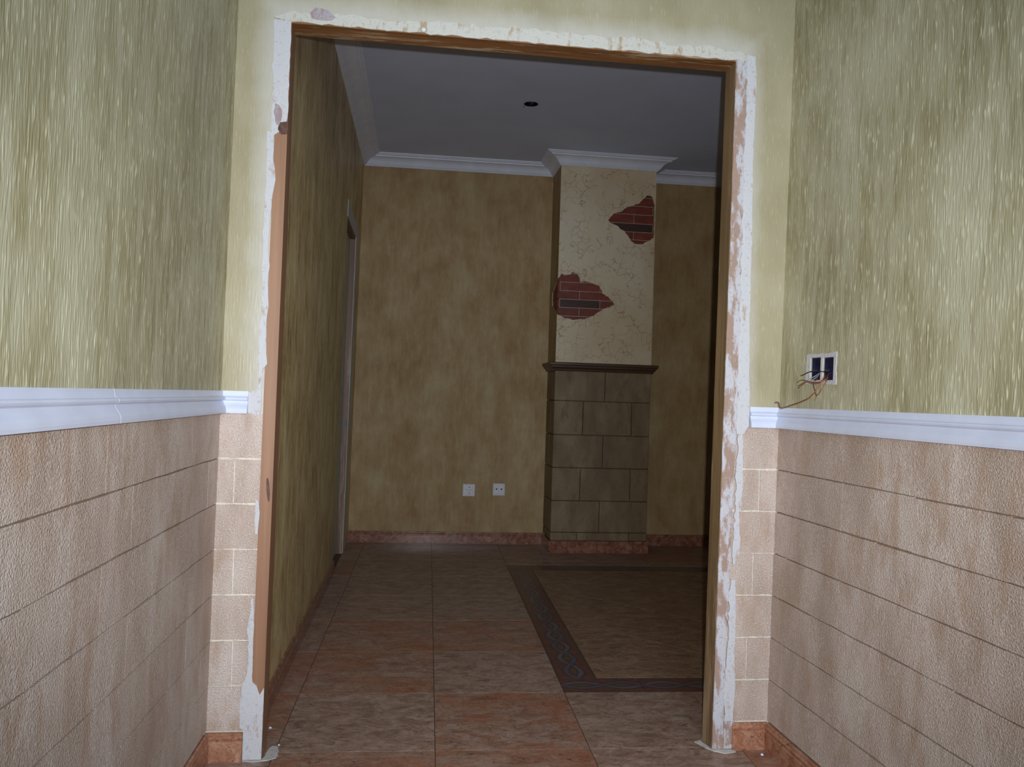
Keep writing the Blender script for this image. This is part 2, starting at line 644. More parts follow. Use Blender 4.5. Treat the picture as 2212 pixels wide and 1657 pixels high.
# ------------------------------------------------------------------ floor
floor = empty('floor', (0, 0, 0))
tag(floor, 'orange-beige marbled ceramic tile floor running through both rooms', 'floor', kind='structure')
near_poly = [(CL(0) + 0.0145 * REAR, REAR), (CR(0) - 0.0254 * REAR, REAR), (CR(0), 0.0), (CL(0), 0.0)]
door_poly = [(JL(0), 0.0), (JR(0), 0.0), (JR(0), TH), (JL(0), TH)]
far_poly = [(FL(TH, 0), TH), (FAR_R, TH), (FAR_R, BACK(FAR_R)), (FL(3.31, 0), BACK(-0.53))]
FLAT = Frame((0, 0, 0), (1, 0, 0), (0, 1, 0), (0, 0, 1))
prism('screed', FLAT, rect(-1.2, REAR - 0.2, 3.0, 3.7), -0.12, -0.0022, 'grout', floor)
T = 0.45
X0, Y0, TR = -0.0384, 0.0352, -0.0241
ct, st = math.cos(TR), math.sin(TR)
G = lambda a, b: (X0 + a * ct - b * st, Y0 + a * st + b * ct)     # grid metres -> plan
# the patterned border frames a field of diagonal tiles
BW = 0.142
bx0, by0, bx1, by1 = T, T, T + 1.75, 2.565
g_ = 0.0013


def put_tile(name, poly_grid, mat, regions):
    for reg in regions:
        q = clip_to([G(*p) for p in poly_grid], reg)
        if len(q) > 2 and area2(q) > 2e-4:
            prism(name, FLAT, q, -0.01, 0.0, mat, floor)


RED = {(0, 0), (-1, -1), (0, 2), (-1, 1), (-2, 0), (-2, 1), (2, -1)}      # tiles fired redder than the rest
for i in range(-3, 8):
    for j in range(-10, 8):
        a0, b0, a1, b1 = i * T + g_, j * T + g_, (i + 1) * T - g_, (j + 1) * T - g_
        cells = [(a0, b0, a1, b1)]
        if a1 > bx0 and a0 < bx1 and b1 > by0 and b0 < by1:
            cells = []
            if b1 > by1:
                cells.append((max(a0, bx0), by1 + g_, min(a1, bx1), b1))
            if a1 > bx1:
                cells.append((bx1 + g_, b0, a1, b1))
        for c in cells:
            put_tile('tile', rect(*c), 'floor_tile_red' if (i, j) in RED or (i * 7 + j * 13) % 8 == 3 else 'floor_tile', [near_poly, far_poly] if j != 0 and j != -1 else
                     [near_poly, far_poly, door_poly])
# diagonal field
cx_, cy_ = 0.697, 0.693
dx, dy = cx_ - X0, cy_ - Y0
da, db = dx * ct + dy * st, -dx * st + dy * ct
field = rect(bx0 + BW, by0 + BW, bx1 - BW, by1 - BW)
field = [(a + (g_ if k in (0, 3) else -g_), b + (g_ if k < 2 else -g_)) for k, (a, b) in enumerate(field)]
an = math.radians(45)
for i in range(-5, 7):
    for j in range(-5, 7):
        q = rect(i * T + g_, (j) * T + g_, (i + 1) * T - g_, (j + 1) * T - g_)
        q = [(da + 0.1 + (u - 0.1) * math.cos(an) - v * math.sin(an) - 0.1 + 0, db + u * math.sin(an) + v * math.cos(an)) for u, v in q]
        q = clip_to(q, field)
        if len(q) > 2 and area2(q) > 3e-4:
            put_tile('tile', q, 'floor_tile_diagonal', [far_poly])


def border_tiles(a0, b0, da_, db_, length, horiz):
    k = max(1, round(length / 0.30))
    L = length / k
    for s in range(k):
        u0, u1 = s * L + g_, (s + 1) * L - g_
        if horiz:
            q = [(a0 + u0, b0 + g_), (a0 + u1, b0 + g_), (a0 + u1, b0 + BW - g_), (a0 + u0, b0 + BW - g_)]
            uv = [(u0, 0), (u1, 0), (u1, 1), (u0, 1)]
        else:
            q = [(a0 + g_, b0 + u0), (a0 + BW - g_, b0 + u0), (a0 + BW - g_, b0 + u1), (a0 + g_, b0 + u1)]
            uv = [(u0, 0), (u0, 1), (u1, 1), (u1, 0)]
        prism('border_tile', FLAT, [G(*p) for p in q], -0.01, 0.0, 'border_print', floor, uvs=uv)


border_tiles(bx0, by0, 1, 0, bx1 - bx0, True)
border_tiles(bx0, by1 - BW, 1, 0, bx1 - bx0, True)
border_tiles(bx0, by0 + BW, 0, 1, by1 - by0 - 2 * BW, False)
border_tiles(bx1 - BW, by0 + BW, 0, 1, by1 - by0 - 2 * BW, False)

# ------------------------------------------------------------------ ceilings
HOLE = (0.469, 2.105, 0.040)
ceil_far = empty('ceiling', (1.0, 1.7, CEIL))
tag(ceil_far, 'plain white painted ceiling of the far room', 'ceiling', kind='structure')
DOWN = Frame((0, 0, CEIL), (1, 0, 0), (0, 1, 0), (0, 0, -1))
hole = [(HOLE[0] + HOLE[2] * math.cos(2 * math.pi * k / 28), HOLE[1] + HOLE[2] * math.sin(2 * math.pi * k / 28)) for k in range(28)]
prism('ceiling_slab', DOWN, rect(-0.75, 0.03, FAR_R + 0.2, 3.6), -0.08, 0.0, 'ceiling_paint', ceil_far, holes=[hole])
o = prism('ceiling', DOWN, rect(-0.95, REAR - 0.1, 1.3, 0.03), -0.08, 0.0, 'ceiling_paint')
tag(o, 'ceiling of the near room above the door wall', 'ceiling', kind='structure')

# ------------------------------------------------------------------ near room walls
BL = 0.283


def courses(fr, parent, length, first_odd, first_even, mat='stone_block', joint=0.0034, u_from=0.0, rng=None, kill=()):
    rng = rng or random.Random(3)
    for r in range(7):
        v1 = RAIL0 - r * ROW
        v0 = v1 - ROW
        f = first_odd if r % 2 == 0 else first_even
        cuts = [u_from] + [c for c in [f + BL * k for k in range(-2, 40)] if u_from + 0.03 < c < length - 0.03] + [length]
        for a, b in zip(cuts[:-1], cuts[1:]):
            j = joint / 2
            top = v1 + (0.0 if r == 0 else -j * rng.uniform(0.7, 1.3))
            bot = v0 + (0.004 if r == 6 else j * rng.uniform(0.7, 1.3))
            q = rect(a + (0.0004 if a > u_from else 0), bot, b - (0.0004 if b < length else 0), top)
            (a0, b0), (a1, b1) = q[0], q[2]
            k = max(2, int((a1 - a0) / 0.06))
            wob = lambda y, on: [(a0 + (a1 - a0) * i / k, y + (rng.uniform(-0.0011, 0.0011) if on else 0)) for i in range(k + 1)]
            q = wob(b0, r < 6) + wob(b1, r > 0)[::-1]
            prism('stone_block', fr, q, -0.006, rng.uniform(-0.0002, 0.0002), mat, parent)


def near_wall(fr, name, label, first_odd, first_even, holes=()):
    w = empty(name, fr.p(NEAR_LEN / 2, 0))
    tag(w, label, 'wall', kind='structure')
    prism('wall_core', fr, rect(-0.12, 0, NEAR_LEN + 0.1, CEIL + 0.02), -0.16, -0.006, 'mortar_brown', w, holes=holes)
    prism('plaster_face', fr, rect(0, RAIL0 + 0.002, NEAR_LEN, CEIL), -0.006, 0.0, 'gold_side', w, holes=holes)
    courses(fr, w, NEAR_LEN, first_odd, first_even, rng=random.Random(len(name)))
    return w


near_wall(LEFT, 'wall_left', 'left wall with streaky gold paint above pinkish stone-block dado', 0.238, 0.095)
BOX_H = [rect(0.172, 1.091, 0.227, 1.1535), rect(0.2375, 1.090, 0.292, 1.1515)]
near_wall(RIGHT, 'wall_right', 'right wall with streaky gold paint above pinkish stone-block dado', 0.219, 0.072, holes=BOX_H)

# wall with the door opening, seen from the near room
fw = empty('wall_front', (0.14, 0, 0))
tag(fw, 'pale gold door wall around the stripped wooden opening', 'wall', kind='structure')
JT = 0.016
JW = 0.034                          # face width of the frame timbers
AFT = Frame((0, TH, 0), (1, 0, 0), (0, 0, 1), (0, 1, 0))
prism('wall_core', FRONT, [(-0.80, 0), (JL(0) - JW, 0), (JL(HEAD) - JW, HEAD + JT), (JR(HEAD) + JW, HEAD + JT), (JR(0) + JW, 0),
                          (FAR_R + 0.1, 0), (FAR_R + 0.1, CEIL), (-0.80, CEIL)], -TH, -0.003, 'mortar_cream', fw)
prism('plaster_face', FRONT, [(CL(RAIL0), RAIL0 + 0.002), (JL(RAIL0) - JW, RAIL0 + 0.002), (JL(HEAD) - JW, HEAD + JT), (JR(HEAD) + JW, HEAD + JT),
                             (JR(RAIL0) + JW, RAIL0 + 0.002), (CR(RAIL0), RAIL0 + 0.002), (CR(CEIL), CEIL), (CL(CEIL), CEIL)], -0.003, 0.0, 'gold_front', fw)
prism('plaster_back', AFT, [(FL(TH, 0), 0), (JL(0) - JW, 0), (JL(HEAD) - JW, HEAD + JT), (JR(HEAD) + JW, HEAD + JT), (JR(0) + JW, 0),
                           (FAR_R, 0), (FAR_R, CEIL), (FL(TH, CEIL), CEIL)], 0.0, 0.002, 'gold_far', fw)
rg = random.Random(11)
for r in range(7):
    v1 = RAIL0 - r * ROW
    v0 = v1 - ROW
    zm = (v0 + v1) / 2
    for a, b, cut in ((CL(zm), JL(zm) - JW, -0.615 + 0.003 * (r - 1)), (JR(zm) + JW, CR(zm), 0.898 - 0.0065 * (r - 1))):
        xs = [a, cut, b] if r % 2 == 1 else [a, b]
        for p, q in zip(xs[:-1], xs[1:]):
            j = 0.0036
            lo_, hi_ = v0 + (0.004 if r == 6 else j * rg.uniform(0.4, 0.8)), v1 - (0 if r == 0 else j * rg.uniform(0.4, 0.8))
            x_a, x_b = p + (j / 2 if p != a else 0), q - (j / 2 if q != b else 0)
            jit = lambda y, on: [(x_a + (x_b - x_a) * i / 5, y + (rg.uniform(-0.0011, 0.0011) if on else 0)) for i in range(6)]
            prism('stone_block', FRONT, jit(lo_, r < 6) + jit(hi_, r > 0)[::-1], -0.003, rg.uniform(-0.0004, 0.0006), 'stone_block', fw)

# wall behind the photographer, with the window that lights the near room
wr = empty('wall_rear', (0.14, REAR, 0))
tag(wr, 'plain rear wall of the near room behind the photographer', 'wall', kind='structure')
WX = 0.28
REARF = Frame((0, REAR, 0), (1, 0, 0), (0, 0, 1), (0, 1, 0))
WIN = rect(WX - 0.65, 1.02, WX + 0.65, 2.22)
prism('wall_core', REARF, rect(-0.95, 0, 1.3, CEIL), -0.16, 0.0, 'plain_wall', wr, holes=[WIN])
win = empty('window_1', (WX, REAR - 0.08, 1.02))
tag(win, 'white framed window in the rear wall', 'window', kind='structure')
prism('window_frame', REARF, WIN, -0.12, -0.06, 'window_white', win,
      holes=[rect(WX - 0.59, 1.08, WX - 0.03, 2.16), rect(WX + 0.03, 1.08, WX + 0.59, 2.16)])
prism('window_sill', REARF, rect(WX - 0.70, 0.98, WX + 0.70, 1.02), -0.16, 0.03, 'window_white', win)

# ------------------------------------------------------------------ chair rails
RAIL_P = [(0, 0), (0.019, 0), (0.0195, 0.006), (0.019, 0.0105), (0.0185, 0.013), (0.0165, 0.018), (0.0125, 0.0235), (0.0095, 0.029), (0.0085, 0.033),
          (0.0105, 0.0345), (0.0145, 0.0365), (0.016, 0.040), (0.0145, 0.0435), (0.0095, 0.0455), (0.0075, 0.049), (0.0065, 0.056), (0.006, 0.061), (0, 0.061)]
lx = lambda y: CL(0.98) + 0.0145 * y
rx = lambda y: CR(0.98) - 0.0254 * y
dgl, dgr = Vector((1, -1)).normalized(), Vector((-1, -1)).normalized()
for nm, path, side, ends, lab in (
        ('trim_1', [(lx(0), 0), (lx(-0.80), -0.80)], 1, (dgl, None), 'white moulded chair rail on the left wall, length nearest the corner'),
        ('trim_2', [(lx(-0.8012), -0.8012), (lx(-3.4), -3.4)], 1, (None, None), 'white moulded chair rail on the left wall, length at the picture edge'),
        ('trim_3', [(CL(0.98), 0), (-0.584, 0)], -1, (dgl, None), 'short white chair rail piece left of the door opening'),
        ('trim_4', [(0.860, 0), (CR(0.98), 0)], -1, (None, dgr), 'short white chair rail piece right of the door opening'),
        ('trim_5', [(rx(0), 0), (rx(-3.4), -3.4)], -1, (dgr, None), 'long white moulded chair rail on the right wall under the switch box')):
    o = sweep(nm, path, RAIL_P, 'gypsum_white', None, RAIL0, side, ends=ends)
    tag(o, lab, 'chair rail', kind='structure')

# ------------------------------------------------------------------ skirting
SK_P = [(0, 0), (0.0105, 0), (0.0105, 0.052), (0.0085, 0.0545), (0.0085, 0.0585), (0.0105, 0.061), (0.0110, 0.066), (0.0085, 0.0705), (0.0085, 0.0735), (0.0075, 0.0775), (0.004, SKIRT), (0, SKIRT)]


def skirting(name, label, a, b, side, mat='skirting_tile', first=0.45, step=0.45, ends=(None, None)):
    a, b = Vector(a), Vector(b)
    L = (b - a).length
    d = (b - a) / L
    s = empty(name, ((a.x + b.x) / 2, (a.y + b.y) / 2, 0))
    tag(s, label, 'skirting', kind='structure')
    cuts = [0.0]
    c = first
    while c < L - 0.02:
        cuts.append(c)
        c += step
    cuts.append(L)
    for k, (p, q) in enumerate(zip(cuts[:-1], cuts[1:])):
        j0, j1 = (0.0008 if k else 0), (0.0008 if k < len(cuts) - 2 else 0)
        pa, pb = a + d * (p + j0), a + d * (q - j1)
        sweep('skirting_tile', [tuple(pa), tuple(pb)], SK_P, mat, s, 0.0, side,
              ends=(ends[0] if k == 0 else None, ends[1] if k == len(cuts) - 2 else None))
    return s


skirting('baseboard_left', 'terracotta skirting tiles along the left near wall', (CL(0), 0), (CL(0) + 0.0145 * -4, -4), 1, first=0.30, ends=(dgl, None))
skirting('baseboard_front_left', 'single terracotta skirting tile left of the door opening', (CL(0), 0), (JL(0) - 0.052, 0), -1, ends=(dgl, None))
skirting('baseboard_front_right', 'single terracotta skirting tile right of the door opening', (JR(0) + 0.060, 0), (CR(0), 0), -1, ends=(None, dgr))
skirting('baseboard_right', 'terracotta skirting tiles along the right near wall', (CR(0), 0), (CR(0) + 0.0254 * 4, -4), -1, first=0.38, ends=(dgr, None))

# ------------------------------------------------------------------ door opening: stripped wooden frame
dr = empty('door_1', (0.135, 0.04, 0))
tag(dr, 'stripped wooden frame of the wide doorless opening with torn plaster edges', 'door frame', kind='structure')
jl = prism('jamb', FRONT, [(JL(0) - JW, 0), (JL(0), 0), (JL(HEAD + JT), HEAD + JT), (JL(HEAD) - JW, HEAD + JT)], -TH - 0.002, 0.001, 'jamb_orange', dr)
jl['label'] = 'bare orange-brown timber jamb on the left'
jr = prism('jamb', FRONT, [(JR(0), 0), (JR(0) + JW, 0), (JR(HEAD) + JW, HEAD + JT), (JR(HEAD + JT), HEAD + JT)], -TH - 0.002, 0.001, 'jamb_brown', dr)
jr['label'] = 'scraped brown timber jamb on the right'
hd = prism('head', FRONT, [(JL(HEAD), HEAD), (JR(HEAD), HEAD), (JR(HEAD) - 0.0, HEAD + JT), (JL(HEAD), HEAD + JT)], -TH - 0.002, 0.001, 'head_brown', dr)
hd['label'] = 'scraped brown timber lintel across the top'

rng = random.Random(5)


def patch(outline_a, outline_b, mat, label=None, n1=0.0035, amp=0.004, step=0.016, n0=0.0, keep_b=False):
    """Torn plaster between two edges, the first ragged and the second along the timber."""
    a = ragged(outline_a, amp, step, rng)
    b = list(outline_b) if keep_b else ragged(outline_b, amp * 0.5, step, rng)
    patch.k = getattr(patch, 'k', 0) + 1
    o = prism('plaster_patch', FRONT, a + b[::-1], n0, n1 + 0.00012 * patch.k, mat, dr)
    if label:
        o['label'] = label
    return o


JLx = lambda z: JL(z) - 0.0004
JRx = lambda z: JR(z) + 0.0004
# left jamb, upper white skin
patch([(-0.553, 2.045), (-0.552, 1.95), (-0.549, 1.85), (-0.550, 1.755), (-0.545, 1.722)],
      [(JLx(2.06), 2.052), (JLx(1.95), 1.95), (JLx(1.85), 1.85), (JLx(1.78), 1.775), (JLx(1.76) - 0.010, 1.742), (-0.536, 1.728)], 'residue_white',
      'white plaster skin on the upper left jamb', amp=0.0025)
patch([(-0.541, 1.812), (-0.543, 1.788), (-0.540, 1.762), (-0.534, 1.752)], [(-0.530, 1.808), (-0.523, 1.795), (-0.522, 1.770), (-0.527, 1.755)], 'residue_mauve', 'pinkish chip in the white plaster', n1=0.0045, amp=0.002, step=0.01)
patch([(-0.527, 1.760), (-0.530, 1.742), (-0.522, 1.728)], [(JLx(1.75), 1.764), (JLx(1.74), 1.745), (JLx(1.73), 1.730)], 'knot_dark', 'dark splintered knot hole', n1=0.0042, amp=0.002, step=0.006)
# seam of plaster along the jamb's outer edge
patch([(-0.560, 1.735), (-0.558, 1.60), (-0.561, 1.45), (-0.557, 1.30), (-0.562, 1.15), (-0.559, 1.02)],
      [(-0.541, 1.730), (-0.541, 1.66), (-0.535, 1.63), (-0.533, 1.60), (-0.539, 1.565), (-0.543, 1.50), (-0.545, 1.40), (-0.541, 1.36), (-0.543, 1.30), (-0.539, 1.25), (-0.544, 1.20), (-0.540, 1.12), (-0.538, 1.09), (-0.548, 1.07), (-0.549, 1.02)],
      'residue_white', 'white plaster seam beside the left jamb', amp=0.002, step=0.02)
patch([(-0.588, 1.008), (-0.586, 0.955), (-0.566, 0.947)], [(-0.5495, 1.022), (-0.550, 0.965), (-0.552, 0.948)], 'residue_white', 'white plaster beside the end of the chair rail', n1=0.0025, amp=0.001)
patch([(-0.554, 0.715), (-0.5555, 0.66), (-0.554, 0.62)], [(-0.5475, 0.712), (-0.543, 0.68), (-0.546, 0.62)], 'residue_white', amp=0.0012, step=0.01)
# lower left
patch([(-0.557, 0.445), (-0.563, 0.36), (-0.560, 0.27), (-0.566, 0.20)], [(-0.5505, 0.445), (-0.5475, 0.36), (-0.5475, 0.27), (-0.5475, 0.20)], 'residue_white', 'white plaster strip at the foot of the left jamb', amp=0.003, step=0.012)
patch([(-0.573, 0.205), (-0.578, 0.16), (-0.576, 0.09), (-0.566, 0.085), (-0.565, 0.004)],
      [(-0.552, 0.26), (-0.545, 0.215), (-0.535, 0.205), (-0.525, 0.18), (JLx(0.19), 0.20), (JLx(0.1), 0.1), (JLx(0.0), 0.004)], 'residue_white',
      'white plaster covering the foot of the left jamb', amp=0.0015, step=0.02)
o = prism('knot', FRONT, [(-0.523 + 0.0045 * math.cos(k * 0.5236) - 0.003 * math.sin(k * 0.5236), 0.742 + 0.034 * math.sin(k * 0.5236)) for k in range(12)], 0.001, 0.0016, 'knot_dark', dr)
o['label'] = 'dark knot in the left jamb'
# band above the head
patch([(-0.553, 2.052), (-0.50, 2.072), (-0.44, 2.068), (-0.36, 2.078), (-0.25, 2.072), (-0.12, 2.082), (0.02, 2.078), (0.16, 2.086), (0.30, 2.076), (0.45, 2.082), (0.60, 2.074), (0.72, 2.078), (0.84, 2.060)],
      [(JLx(2.04), HEAD + 0.002), (-0.2, HEAD + 0.002), (0.2, HEAD + 0.002), (0.6, HEAD + 0.002), (JRx(2.05), HEAD + 0.002), (0.835, HEAD + 0.004)], 'residue_head', 'chalky plaster band above the lintel', amp=0.006, step=0.02)
patch([(-0.455, 2.072), (-0.44, 2.088), (-0.405, 2.084), (-0.385, 2.066)], [(-0.450, 2.058), (-0.42, 2.054), (-0.395, 2.056)], 'residue_mauve', 'mauve plaster chip above the lintel', n1=0.0045, amp=0.002)
# right jamb skin and seam
patch([(JRx(z), z) for z in (2.043, 1.8, 1.5, 1.2, 0.9, 0.6, 0.3, 0.004)], [(0.826, 2.043), (0.824, 1.8), (0.822, 1.5), (0.823, 1.2), (0.818, 0.9), (0.812, 0.6), (0.806, 0.3), (0.804, 0.004)], 'residue_mixed',
      'white and pinkish plaster residue over the right jamb', amp=0.0012, step=0.03)
patch([(0.823, 2.062), (0.822, 1.8), (0.820, 1.5), (0.821, 1.2), (0.820, 0.93)], [(0.848, 2.058), (0.853, 1.95), (0.848, 1.8), (0.852, 1.5), (0.850, 1.25), (0.8585, 1.02), (0.858, 0.955), (0.842, 0.93)], 'residue_white',
      'white plaster seam beside the right jamb', n1=0.0045, amp=0.003)
for z0, z1, xa, xb in ((0.93, 0.70, 0.826, 0.842), (0.70, 0.545, 0.822, 0.838), (0.50, 0.30, 0.814, 0.832), (0.30, 0.085, 0.808, 0.834)):
    patch([(xa, z0), (xa - 0.004, (z0 + z1) / 2), (xa - 0.003, z1)], [(xb - 0.004, z0), (xb + 0.001, (z0 + z1) / 2), (xb - 0.002, z1)], 'residue_white', amp=0.0035, step=0.012, n1=0.0045)
patch([(0.806, 0.088), (0.805, 0.05), (0.803, 0.004)], [(0.838, 0.088), (0.837, 0.05), (0.838, 0.004)], 'residue_mixed', 'greyish plaster at the foot of the right jamb', amp=0.001)
# spilled filler on the floor at the feet of the frame
for pts, lab in (([(-0.566, -0.004), (-0.53, -0.012), (-0.497, -0.006), (-0.478, 0.012), (-0.476, 0.05), (-0.484, 0.082), (-0.502, 0.088), (-0.508, 0.05), (-0.5145, 0.004), (-0.565, 0.004)], 'dried filler spill at the foot of the left jamb'),
                 ([(0.836, -0.004), (0.838, -0.022), (0.80, -0.030), (0.772, -0.014), (0.752, 0.02), (0.738, 0.052), (0.756, 0.060), (0.768, 0.03), (0.7735, 0.004)], 'dried filler spill at the foot of the right jamb')):
    q = ragged(pts + [pts[0]], 0.003, 0.012, rng)[:-1]
    o = prism('filler_spill', FLAT, q, 0.0, 0.002, 'filler', dr)
    o['label'] = lab
q = [(-0.139 + 0.006 * math.cos(k * 0.628), 2.053 + 0.006 * math.sin(k * 0.628)) for k in range(10)]
prism('filler_dot', FRONT, q, 0.0035, 0.0055, 'gypsum_white', dr)

# ------------------------------------------------------------------ far room walls
bw = empty('wall_back', (1.0, BACK(1.0), 0))
tag(bw, 'blotchy gold-brown back wall of the far room behind the chimney breast', 'wall', kind='structure')
BD = Vector((1, -0.018, 0)).normalized()
BACKF = Frame((-0.8, BACK(-0.8), 0), BD, (0, 0, 1), (-0.018, -1, 0))
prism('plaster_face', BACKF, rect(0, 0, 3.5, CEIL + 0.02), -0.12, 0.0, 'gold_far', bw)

DY0, DY1, DH = 2.31, 2.915, 2.0     # doorway in the far room's left wall
fl_w = empty('wall_far_left', (FL(1.6, 0), 1.6, 0))
tag(fl_w, 'streaky gold-brown left wall of the far room with a narrow doorway', 'wall', kind='structure')
FARL = Frame((FL(0, 0), 0, 0), (0.012, 1, 0), (0.009, 0, 1), (1, -0.012, 0))
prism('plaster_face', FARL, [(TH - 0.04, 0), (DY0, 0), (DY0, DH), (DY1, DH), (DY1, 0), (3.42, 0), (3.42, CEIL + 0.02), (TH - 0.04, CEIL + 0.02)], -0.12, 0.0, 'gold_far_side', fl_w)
o = prism('wall_far_right', Frame((FAR_R, 0, 0), (0, 1, 0), (0, 0, 1), (-1, 0, 0)), rect(0.02, 0, 3.5, CEIL + 0.02), -0.12, 0.0, 'gold_far')
tag(o, 'right wall of the far room hidden beyond the right jamb', 'wall', kind='structure')

d2 = empty('door_2', (FL(2.6, 0), 2.6, 0))
tag(d2, 'narrow pale green door recessed in the far left wall beside the corner', 'door', kind='structure')
prism('door_leaf', FARL, rect(DY0 + 0.018, 0.012, DY1 - 0.018, DH - 0.018), -0.075, -0.034, 'door_paint', d2)
prism('lining', FARL, rect(DY1 - 0.018, 0.0, DY1, DH), -0.12, -0.001, 'lining_brown', d2)
prism('lining', FARL, rect(DY0, 0.0, DY0 + 0.018, DH), -0.12, -0.001, 'lining_brown', d2)
prism('lining', FARL, rect(DY0 + 0.018, DH - 0.018, DY1 - 0.018, DH), -0.12, -0.001, 'lining_brown', d2)
prism('strike_plate', Frame(FARL.p(DY1 - 0.0181, 0.80, -0.02), FARL.n, (0, 0, 1), (0, -1, 0)), rect(-0.012, 0.0, 0.014, 0.045), 0.0, 0.002, 'black_plastic', d2)
a = ragged([(DY0 - 0.005, DH + 0.095), (DY0 + 0.2, DH + 0.09), (DY0 + 0.4, DH + 0.08), (DY1 + 0.17, DH + 0.07)], 0.006, 0.03, rng)
prism('plaster_band', FARL, a + [(DY1 + 0.17, DH), (DY0 - 0.005, DH)], 0.0, 0.002, 'residue_white', d2)
a = ragged([(DY1 + 0.17, DH), (DY1 + 0.15, 1.5), (DY1 + 0.17, 1.0), (DY1 + 0.15, 0.0)], 0.006, 0.04, rng)
prism('plaster_band', FARL, a + [(DY1, 0.0), (DY1, DH)], 0.0, 0.002, 'residue_white', d2)

# skirting of the far room
fa = (FL(TH, 0), TH + 0.002)
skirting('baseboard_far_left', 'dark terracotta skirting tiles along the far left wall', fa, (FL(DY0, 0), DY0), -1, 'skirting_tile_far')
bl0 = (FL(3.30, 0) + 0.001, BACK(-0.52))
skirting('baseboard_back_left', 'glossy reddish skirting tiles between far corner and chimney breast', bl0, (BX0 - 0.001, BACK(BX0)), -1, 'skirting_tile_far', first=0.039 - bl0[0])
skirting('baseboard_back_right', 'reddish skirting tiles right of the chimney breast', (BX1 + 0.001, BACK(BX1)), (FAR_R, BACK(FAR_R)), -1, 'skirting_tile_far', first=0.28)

# cornice
CP = [(0, -0.070), (0.006, -0.070), (0.010, -0.066), (0.016, -0.060), (0.020, -0.058), (0.026, -0.050), (0.036, -0.038), (0.048, -0.029), (0.062, -0.023), (0.076, -0.020),
      (0.080, -0.019), (0.081, -0.013), (0.090, -0.012), (0.096, -0.010), (0.098, -0.006), (0.108, -0.005), (0.110, 0.0), (0, 0.0)]
co = empty('trim_6', (0.5, 3.2, CEIL - 0.07))
tag(co, 'white moulded cornice round the far ceiling, stepping out over the chimney breast', 'cornice', kind='structure')
zc = CEIL - 0.04
cpath = [(FL(TH + 0.01, zc), TH + 0.01), (FL(3.3, zc), BACK(-0.5)), (BX0, BACK(BX0)), (BX0, BY), (BX1, BY), (BX1, BACK(BX1)), (FAR_R, BACK(FAR_R))]


def mitre(p, q, r):
    f = lambda a, b: (lambda d: Vector((-d.y, d.x)) * -1)((Vector(b) - Vector(a)).normalized())
    return (f(p, q) + f(q, r)).normalized()


for k in range(len(cpath) - 1):
    e0 = mitre(cpath[k - 1], cpath[k], cpath[k + 1]) if k > 0 else None
    e1 = mitre(cpath[k], cpath[k + 1], cpath[k + 2]) if k < len(cpath) - 2 else None
    sweep('cornice_length', [cpath[k], cpath[k + 1]], CP, 'cornice_white', co, CEIL, -1, ends=(e0, e1))

# ------------------------------------------------------------------ chimney breast
cb = empty('chimney_breast', ((BX0 + BX1) / 2, 3.13, 0))
tag(cb, 'chimney breast with stone-block base, dark shelf and cracked plaster showing brick', 'chimney breast')
MZ0, MZ1 = 1.200, 1.257
PT = 0.009
Y1 = BACK(BX1) + 0.01
core = Frame((0, BY, 0), (1, 0, 0), (0, 0, 1), (0, -1, 0))
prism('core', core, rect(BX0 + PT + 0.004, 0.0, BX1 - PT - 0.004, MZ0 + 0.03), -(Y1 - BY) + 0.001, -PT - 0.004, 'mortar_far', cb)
prism('core', core, rect(BX0 + PT + 0.004, MZ0 + 0.03, BX1 - PT - 0.004, CEIL), -(Y1 - BY) + 0.001, -PT - 0.004, 'mortar_white', cb)
up_patch = [(1.136, 2.22), (1.171, 2.263), (1.226, 2.284), (1.266, 2.314), (1.308, 2.33), (1.344, 2.341), (1.38, 2.379), (1.398, 2.399), (1.431, 2.396), (1.446, 2.361),
            (1.454, 2.334), (1.456, 2.144), (1.451, 2.117), (1.38, 2.072), (1.325, 2.069), (1.296, 2.09), (1.272, 2.124), (1.248, 2.15), (1.22, 2.167), (1.192, 2.188), (1.146, 2.203)]
lo_patch = [(BX0, 1.812), (0.833, 1.846), (0.847, 1.837), (0.892, 1.84), (0.901, 1.858), (0.937, 1.851), (0.956, 1.816), (0.962, 1.794), (0.993, 1.804), (1.048, 1.785),
            (1.085, 1.778), (1.104, 1.747), (1.114, 1.725), (1.151, 1.704), (1.175, 1.679), (1.199, 1.657), (1.163, 1.638), (1.117, 1.622), (1.081, 1.598), (1.055, 1.575),
            (1.01, 1.555), (0.928, 1.542), (0.865, 1.549), (0.846, 1.561), (BX0, 1.573)]
rng = random.Random(21)
lo_r = ragged(lo_patch, 0.003, 0.012, rng)
up_r = ragged(up_patch + [up_patch[0]], 0.0025, 0.012, rng)[:-1]
outline = [(BX0, MZ1), (BX1, MZ1), (BX1, CEIL), (BX0, CEIL)] + lo_r
pf = prism('plaster_face', core, outline, -PT, 0.0, 'crackle_plaster', cb, holes=[up_r])
pf['label'] = 'cream crackle plaster with two torn holes'
SIDEL = Frame((BX0, BY, 0), (0, 1, 0), (0, 0, 1), (-1, 0, 0))
dep = BACK(BX0) - BY
so = [(PT, MZ1), (dep, MZ1), (dep, CEIL), (PT, CEIL), (PT, 1.81)] + ragged([(PT, 1.81), (0.12, 1.775), (0.205, 1.742), (0.21, 1.69), (0.20, 1.648), (0.10, 1.61), (PT, 1.575)], 0.003, 0.02, rng)[1:]
prism('plaster_face', SIDEL, so, -PT, 0.0, 'gold_far', cb)
SIDER = Frame((BX1, BY, 0), (0, 1, 0), (0, 0, 1), (1, 0, 0))
prism('plaster_face', SIDER, rect(PT, MZ1, BACK(BX1) - BY, CEIL), -PT, 0.0, 'gold_far', cb)
# bricks laid bare by the two holes
LBR = 0.272


